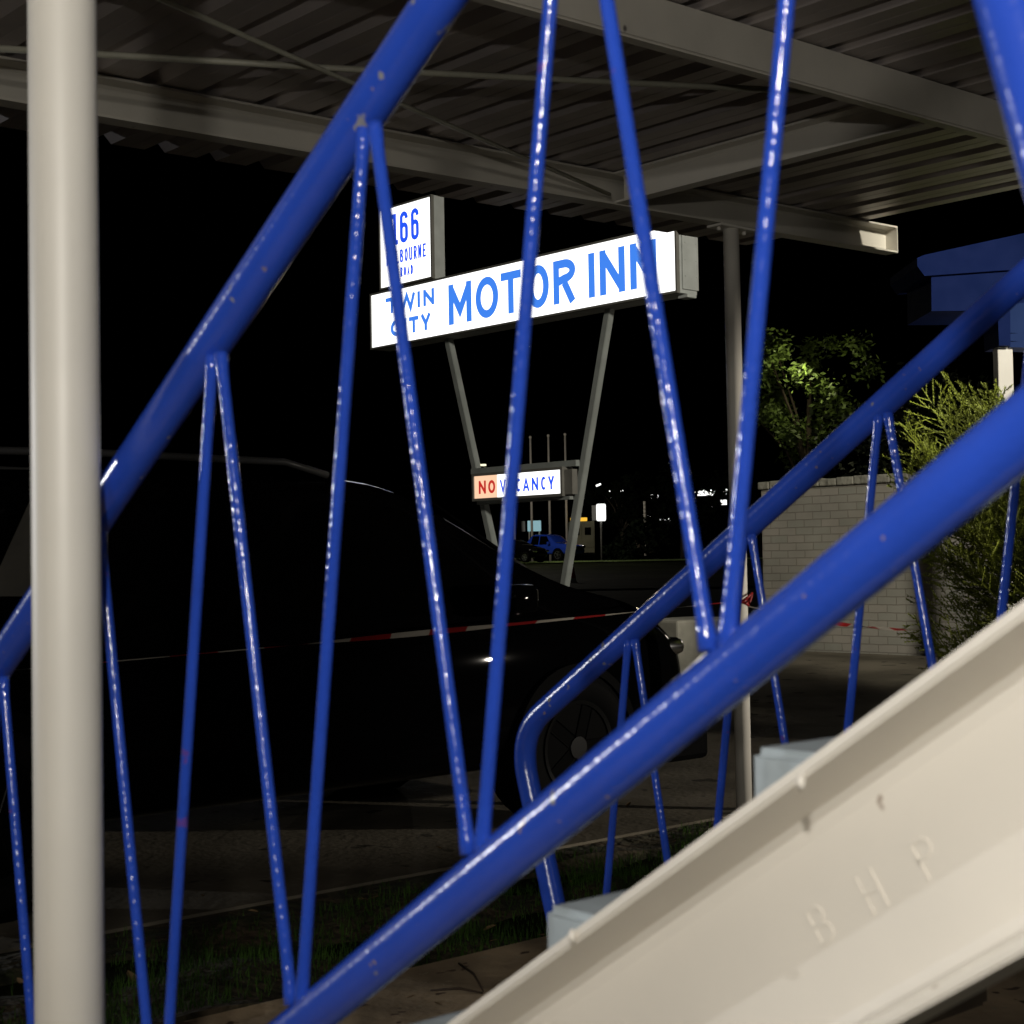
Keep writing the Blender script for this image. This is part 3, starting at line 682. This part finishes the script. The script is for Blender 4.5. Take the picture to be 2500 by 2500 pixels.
# box van with amber bar
vp = at(1424, 1360, 112)
vn = thing('box_van', 'cream box van seen from behind with an amber light bar on its roof', 'van', (vp.x, vp.y, gh(vp.x, vp.y)), math.atan2(R0.y, R0.x))
boxobj('body', (-.95, 0, .45), (.85, 4.2, 2.85), M['vanwhite'], vn, .05)
for x0_ in (-.86, -.03): 
    d_ = boxobj('rear_door', (x0_, -.03, .95), (x0_+.78, -.003, 2.7), M['vanwhite'], vn, .02)
    boxobj('door_window', (x0_+.17, -.045, 1.85), (x0_+.62, -.033, 2.4), M['trim'], d_)
boxobj('light_bar', (-.85, .3, 2.86), (.35, .75, 3.12), M['amber'], vn, .05)
boxobj('bumper', (-.9, -.10, .42), (.8, -.005, .6), M['trim'], vn, .02)
for x0_ in (-.72, .62):
    wo = wheel(vn, 0, 0, .38, .24); wo.location = (x0_, .9, .38); wo.rotation_euler = (0, 0, R(90))

# flagpoles
for px, yb_, yt_ in ((1256, 1312, 1060), (1299, 1312, 1069), (1343, 1312, 1065), (1384, 1312, 1062)):
    b = at(px, yb_, 114); t_ = at(px-1, yt_, 114); g0 = gh(b.x, b.y)
    bm = bmesh.new(); tube(bm, [(0, 0, 0), (0, 0, (t_.z-g0)*.5), (0, 0, t_.z-g0)], [.095, .085, .07], 16)
    f = link('flagpole', bm, M['pole']); f.location = (b.x, b.y, g0)
    bm = bmesh.new(); bmesh.ops.create_uvsphere(bm, u_segments=12, v_segments=8, radius=.11, matrix=Matrix.Translation((0, 0, t_.z-g0+.06))); link('finial', bm, M['pole'], f, True)
    lab = {1256: 'white flagpole farthest left of the row of four beyond the vacancy sign', 1299: 'white flagpole second from the left, in front of the pale blue panel', 1343: 'white flagpole third from the left, rising behind the blue pickup cab', 1384: 'dim white flagpole last of four, beside the right sign leg'}[px]
    tag(f, lab, 'flagpole', 'flagpoles in a row across the road')
# pale blue lit panel
a = at(1305, 1297, 118); g0 = gh(a.x, a.y)
ps = thing('panel_sign', 'pale blue lit rectangular sign panel standing behind the flagpoles', 'sign', (a.x, a.y, g0), math.atan2(R0.y, R0.x))
zt_ = at(1305, 1271, 118).z-g0; zb_ = a.z-g0
boxobj('panel', (-.52, -.06, zb_), (.50, .06, zt_), M['panelblue'], ps, .04); boxobj('side_return', (-1.0, .1, zb_+.0), (-.7, .2, zt_-.02), M['plastic'], ps)
for x0_ in (-.4, .36): tubes_obj('post', [(x0_, .12, 0), (x0_, .12, zt_-.1)], .05, M['pole'], ps, 8)
# vertical white lit sign
a = at(1467, 1272, 111); g0 = gh(a.x, a.y)
vs_ = thing('light_box_sign', 'upright white light box sign on a dark pole right of the van', 'sign', (a.x, a.y, g0), math.atan2(R0.y, R0.x)-R(20))
zt_ = at(1467, 1230, 111).z-g0; boxobj('light_box', (-.30, -.15, a.z-g0), (.36, .15, zt_), M['white'], vs_, .10); boxobj('casing', (-.62, -.12, a.z-g0+.05), (-.305, .14, zt_-.1), M['plastic'], vs_)
tubes_obj('pole', [(0, .02, 0), (0, .02, a.z-g0+.02)], .07, M['frame'], vs_, 10)
# striped marker pole
a = at(1575, 1290, 110); g0 = gh(a.x, a.y); zt_ = at(1575, 1224, 110).z-g0
bm = bmesh.new(); nseg = 14
for i in range(nseg): 
    z0_ = (a.z-g0)*0+lerp(0, zt_, i/nseg); tube(bm, [(0, 0, z0_), (0, 0, lerp(0, zt_, (i+1)/nseg)-.0)], .10, 10, mi=0 if i > 8 or i % 2 else 1)
mk = link('marker_pole', bm, [M['pole'], M['trim']]); mk.location = (a.x, a.y, g0); tag(mk, 'slim white pole with dark bands standing beside the lit shopfront', 'pole')
# Y-shaped pole by the left leg of the sign
a = at(1190, 1300, 90); g0 = gh(a.x, a.y); zt_ = at(1190, 1228, 90).z-g0
yp = thing('street_lamp', 'slim street lamp with small lit head seen past the left sign leg', 'street lamp', (a.x, a.y, g0), math.atan2(R0.y, R0.x))
tubes_obj('pole', [(0, 0, 0), (0, 0, zt_)], .07, M['pole'], yp, 10); z2 = at(1180, 1135, 90).z-g0
tubes_obj('arm', [(0, 0, zt_), (.12, 0, lerp(zt_, z2, .5)), (-.1, 0, z2)], [.06, .045, .03], M['frame'], yp, 8); boxobj('lamp_head', (-.40, -.12, z2-.05), (.0, .12, z2+.05), M['warmlamp'], yp, .03)
# lit shopfront and floodlights beyond the trees on the right
a = at(1610, 1262, 165); g0 = gh(a.x, a.y)
sf = thing('shopfront', 'long low shop building with bright white lit awning panels seen through leaves', 'building', (a.x, a.y, g0), math.atan2(R0.y, R0.x))
bz = a.z-g0
boxobj('wall', (-5, .6, 0), (14, 6, bz+3.4), M['trim'], sf)
for nm, x0_, x1_, p0, p1 in (('lit_panel', 1580, 1642, 1272, 1256), ('lit_panel', 1690, 1745, 1210, 1193), ('lit_panel', 1742, 1778, 1206, 1194), ('lit_panel', 1706, 1740, 1240, 1222), ('lit_panel', 1590, 1648, 1216, 1199), ('lit_panel', 1762, 1776, 1232, 1220)):
    u0 = (x0_-1610)/3817*165; u1 = (x1_-1610)/3817*165; z0_ = at(x0_, p0, 165).z-g0; z1_ = at(x0_, p1, 165).z-g0
    boxobj(nm, (u0, .3, z0_), (u1, .59, z1_), M['white'], sf)
for px, py in ((1461, 1184), (1486, 1200), (1507, 1206), (1518, 1198), (1540, 1163), (1494, 1214)):
    a = at(px, py, 150); g0 = gh(a.x, a.y)
    fl = thing('floodlight', 'x', 'floodlight', (a.x, a.y, g0), math.atan2(R0.y, R0.x))
    fl['label'] = {1461: 'small white floodlight left of the cluster, above the upright light box', 1486: 'white floodlight second from the left in the distant cluster', 1507: 'low white floodlight in the middle of the distant cluster', 1518: 'white floodlight at the right end of the distant cluster', 1540: 'highest yellowish floodlight standing apart above the cluster', 1494: 'faintest lowest floodlight of the distant cluster'}[px]
    fl['group'] = 'distant floodlights on poles'
    tubes_obj('pole', [(0, 0, 0), (0, 0, a.z-g0-.1)], .05, M['trim'], fl, 8)
    k = {1461: .6, 1540: .45, 1494: .25}.get(px, .38); boxobj('lamp_head', (-.42*k, -.1, -.15*k), (.42*k, .1, .15*k), M['white' if px != 1540 else 'warmlamp'], fl, .03, Matrix.Translation((0, 0, a.z-g0)) @ Matrix.Rotation(R(-22 if px < 1500 else -12), 4, 'Y'))
# cone
a = at(1397, 1431, 66); g0 = gh(a.x, a.y)
bm = bmesh.new(); tube(bm, [(0, 0, .0), (0, 0, .03), (0, 0, .031), (0, 0, .2), (0, 0, .201), (0, 0, .86)], [.24, .24, .19, .165, .165, .05], 20, mi=0); 
for f in bm.faces:
    if f.calc_center_median().z < .16: f.material_index = 1
cn = link('traffic_cone', bm, [M['conered'], M['conewhite']]); cn.location = (a.x, a.y, g0+.03); tag(cn, 'red traffic cone with a white foot on the road edge', 'traffic cone')

# ---------------------------------------------------------------- brick wall, porch
XW = 14.15; YE = on(1863, 1400, 0, XW).y
wl = thing('brick_wall', 'pale painted brick boundary wall with rough capping behind the conifer', 'wall', (XW, YE, gh(XW, YE)))
zt0 = 2.06-gh(XW, YE); bm = bmesh.new()
box(bm, (0, -14, -.3), (.23, 0, zt0)); link('brickwork', bm, M['brick'], wl)
bm = bmesh.new(); rnd = random.Random(3); y = -14.0
while y < 0:
    l = .235; box(bm, (-.035, y, zt0+.002), (.265, min(y+l-.006, .03), zt0+.085+rnd.uniform(-.006, .012)), 0, .014); y += l
link('capping', bm, M['cap'], wl)
box_end = None
# porch with blue boxed fascia at the right
def pz(px, py, Z): return at(px, py, Z)
pr = pz(2462, 950, 14.5)
po = thing('porch', 'dark blue boxed porch roof carried on a white square post at the right edge', 'porch', (pr.x, pr.y, gh(pr.x, pr.y)), math.atan2(R0.y, R0.x)+R(0))
g0 = gh(pr.x, pr.y)
def pl(px, py, Z=14.5):
    q = at(px, py, Z)-Vector((pr.x, pr.y, g0)); return q.dot(R0), q.z
def slab(name, pts, d0, d1, mt):
    bm = bmesh.new(); pp_ = [pl(*p) for p in pts]; prism(bm, pp_, lambda a, b, d: Vector((a, d, b)), d0, d1); return link(name, bm, M[mt], po)
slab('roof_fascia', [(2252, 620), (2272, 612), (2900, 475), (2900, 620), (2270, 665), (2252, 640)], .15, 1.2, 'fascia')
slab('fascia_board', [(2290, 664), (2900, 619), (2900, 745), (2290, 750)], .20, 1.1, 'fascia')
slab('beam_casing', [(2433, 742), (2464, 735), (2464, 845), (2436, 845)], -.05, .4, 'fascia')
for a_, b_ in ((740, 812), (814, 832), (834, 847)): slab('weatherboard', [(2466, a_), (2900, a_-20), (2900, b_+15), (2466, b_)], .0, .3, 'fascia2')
boxobj('post', (-.075, .05, 0), (.068, .2, pl(2462, 842)[1]), M['cream'], po, .008)
boxobj('post', (2.2, .05, 0), (2.34, .2, pl(2462, 842)[1]), M['cream'], po, .008)

# ---------------------------------------------------------------- vegetation
def leafcrown(bm, c, rx, rz, n, size, rnd, holes=6, clump=.32):
    cl = []
    for i in range(holes*6):
        d = Vector((rnd.gauss(0, 1), rnd.gauss(0, 1), rnd.gauss(0, 1))).normalized()*rnd.uniform(.35, 1)**.6
        cl.append((Vector(c)+Vector((d.x*rx, d.y*rx, d.z*rz)), rnd.uniform(.5, 1.1)*clump*rx))
    for i in range(n):
        cc, r = rnd.choice(cl); d = Vector((rnd.gauss(0, 1), rnd.gauss(0, 1), rnd.gauss(0, .8))).normalized()*rnd.uniform(.2, 1)*r
        p = cc+d; u = Vector((rnd.gauss(0, 1), rnd.gauss(0, 1), rnd.gauss(0, .6))).normalized(); v = u.cross(Vector((rnd.gauss(0, 1), rnd.gauss(0, 1), rnd.gauss(0, 1)))).normalized()
        s_ = size*rnd.uniform(.6, 1.3); q = [bm.verts.new(p+u*s_), bm.verts.new(p+v*s_*.45), bm.verts.new(p-u*s_), bm.verts.new(p-v*s_*.45)]
        bm.faces.new(q)
    return cl
def tree(label, px, py, Z, rx, rz, n, size, mt, seed, group=None):
    rnd = random.Random(seed); c = at(px, py, Z); g0 = gh(c.x, c.y); root = thing('broadleaf_tree', label, 'tree', (c.x, c.y, g0), 0, group); h = c.z-g0
    bm = bmesh.new(); cl = leafcrown(bm, (0, 0, h), rx, rz, n, size, rnd)
    link('crown', bm, M[mt], root)
    bm = bmesh.new(); tube(bm, [(0, 0, -.1), (.05, .03, h*.3), (-.04, 0, h*.65), (0, 0, h)], [.05*rx+.07, .04*rx+.05, .03*rx+.03, .03], 12)
    for cc, r in cl[::4]: tube(bm, [Vector((0, 0, h*.5)), Vector((cc.x*.4, cc.y*.4, lerp(h*.5, cc.z, .6))), cc], [.035*rx, .02*rx, .012], 6)
    link('trunk', bm, M['bark'], root); return root
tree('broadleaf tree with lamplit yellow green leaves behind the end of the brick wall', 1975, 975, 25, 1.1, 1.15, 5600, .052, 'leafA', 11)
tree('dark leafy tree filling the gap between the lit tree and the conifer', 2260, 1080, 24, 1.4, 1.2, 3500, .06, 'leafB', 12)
tree('dark bushy tree in front of the distant shopfront lights', 1665, 1225, 120, 3.6, 2.8, 5200, .24, 'leafC', 13, )
tree('thin dark tree crossing the distant floodlights', 1518, 1232, 118, 2.6, 2.4, 3000, .22, 'leafC', 14)
tree('low dark shrub like tree below the lit shopfront panels', 1560, 1330, 105, 2.5, 1.5, 2200, .2, 'leafC', 15)
# conifer
rnd = random.Random(21); cb_ = at(2560, 1500, 10.2)
cf = thing('conifer', 'bushy green conifer with feathery upswept branches at the right edge', 'conifer', (cb_.x, cb_.y, gh(cb_.x, cb_.y)))
bm = bmesh.new(); HT = 2.45
def twig(a, d, L, nrm, dep):
    """a straight-ish twig with forward pointing needles and side twigs in one plane"""
    n = max(4, int(L/.022)); p = Vector(a); d = Vector(d).normalized(); pts = [p.copy()]
    for i in range(n):
        t = i/n; d = (d + Vector((rnd.gauss(0, .018), rnd.gauss(0, .018), .012))).normalized(); p = p + d*(L/n); pts.append(p.copy())
        sd = d.cross(nrm).normalized()
        if dep < 2 and i > 1 and i % 2 == 0 and rnd.random() < (.92 if dep == 0 else .25):
            sg = 1 if (i//2) % 2 else -1
            twig(p, d*.80+sd*sg*.6+nrm*rnd.gauss(0, .18), (L*.42 if dep == 0 else L*.5)*(1-.75*t)*rnd.uniform(.7, 1.15)+.02, nrm, dep+1)
        for k in range(8):
            a_ = rnd.uniform(0, 6.283); q = (sd*math.cos(a_)+nrm*math.sin(a_)); l_ = rnd.uniform(.016, .027)*(1 if t < .9 else .8)
            tip = p + (d*.72+q*.62)*l_; w_ = d.cross(q).normalized()*.0038
            bm.faces.new((bm.verts.new(p+w_), bm.verts.new(p-w_), bm.verts.new(tip)))
    for i in range(len(pts)-1):
        w_ = sd*.004*(1-.6*i/len(pts))
        bm.faces.new((bm.verts.new(pts[i]+w_), bm.verts.new(pts[i]-w_), bm.verts.new(pts[i+1]-w_), bm.verts.new(pts[i+1]+w_)))
for i in range(215):
    t_ = i/215; z = .12 + 1.8*t_; a = i*2.399+rnd.uniform(-.3, .3)
    Lb = rnd.uniform(.5, .95) if t_ < .38 else rnd.uniform(.75, 1.25) if t_ < .82 else rnd.uniform(.5, .85); el = lerp(.0, .8, t_)+rnd.uniform(-.15, .15)
    d = Vector((math.cos(a), math.sin(a), el)).normalized()
    nr = d.cross(Vector((0, 0, 1)).cross(d)).normalized(); nr = (nr + Vector((rnd.gauss(0, .5), rnd.gauss(0, .5), 0))).normalized()
    twig(Vector((math.cos(a)*.05, math.sin(a)*.05, z)), d, Lb, nr, 0)
link('foliage', bm, M['conif'], cf)
bm = bmesh.new(); tube(bm, [(0, 0, -.1), (.02, 0, 1.2), (0, 0, HT-.1)], [.07, .045, .012], 12); link('trunk', bm, M['bark'], cf)

# bed : grass, dry leaves, twigs
rnd = random.Random(5); bm = bmesh.new()
for i in range(26000):
    x = rnd.uniform(.8, 7.5); y = rnd.uniform(4.02, 5.17)
    dn_ = math.sin(x*2.1+1)*math.cos(y*5+x)+.5*math.sin(x*6.3-y*3) + (.5 if y < 4.9 else -.6)
    if dn_ < rnd.uniform(-.7, .9): continue
    z = gh(x, y)+.012+lump(x, y); h = rnd.uniform(.015, .055); a = rnd.uniform(0, 6.28); w_ = .0022; dx, dy = math.cos(a), math.sin(a); b = rnd.uniform(0, .03)
    q = Vector((x, y, z)); bm.faces.new((bm.verts.new(q+Vector((-dy, dx, 0))*w_), bm.verts.new(q-Vector((-dy, dx, 0))*w_), bm.verts.new(q+Vector((dx*b, dy*b, h)))))
go = link('grass', bm, M['grass']); go['kind'] = 'stuff'; go['label'] = 'short patchy dark grass growing in the garden bed'; go['category'] = 'grass'
lm = bmesh.new()
pts = [(-.5, 0), (-.25, .16), (.1, .2), (.5, 0), (.1, -.18), (-.25, -.15)]
vv = [lm.verts.new((a, b, .05*math.cos(a*3)+.04*abs(b))) for a, b in pts]; cc_ = lm.verts.new((0, 0, -.03))
for i in range(6): lm.faces.new((vv[i], vv[(i+1) % 6], cc_))
leaf0 = None; spots = []
for i in range(46):
    x = rnd.uniform(1.6, 6.4); y = rnd.uniform(3.5, 5.15) if i > 6 else rnd.uniform(5.3, 5.9)
    spots.append((x, y))
lme = bpy.data.meshes.new('dry_leaf'); lm.to_mesh(lme); lm.free(); lme.materials.append(M['dry'])
big = on(325, 2355, 2, .03)
spots[0] = (big.x, big.y)
for i, (x, y) in enumerate(spots):
    o = bpy.data.objects.new('dry_leaf', lme); col.objects.link(o); s_ = rnd.uniform(.02, .045) if i else .085
    zz = gh(x, y) + (.012+lump(x, y) if 3.97 < y < 5.21 else .02)
    o.location = (x, y, zz+.012); o.scale = (s_*1.4, s_*1.4, s_*1.4); o.rotation_euler = (rnd.uniform(-.5, .5), rnd.uniform(-.5, .5), rnd.uniform(0, 6.28))
    if i == 0: tag(o, 'largest curled dry brown leaf lying in the grass beside the cream post', 'leaf', 'fallen dry leaves')
    else: tag(o, 'small dry brown leaf fallen on the bed or the concrete', 'leaf', 'fallen dry leaves')
for k, (a, b, lab) in enumerate((((1120, 2352), (1180, 2420), 'thin dark twig slanting across the concrete path'), ((1050, 2418), (1178, 2424), 'long thin dark twig lying flat along the concrete path'))):
    p, q = on(*a, 2, .027), on(*b, 2, .027); mid = (p+q)/2+Vector((.02, .01, .004))
    bm = bmesh.new(); tube(bm, [p-p, mid-p, q-p], [.003, .004, .0025], 8); o = link('twig', bm, M['twig']); o.location = p; tag(o, lab, 'twig', 'fallen twigs')
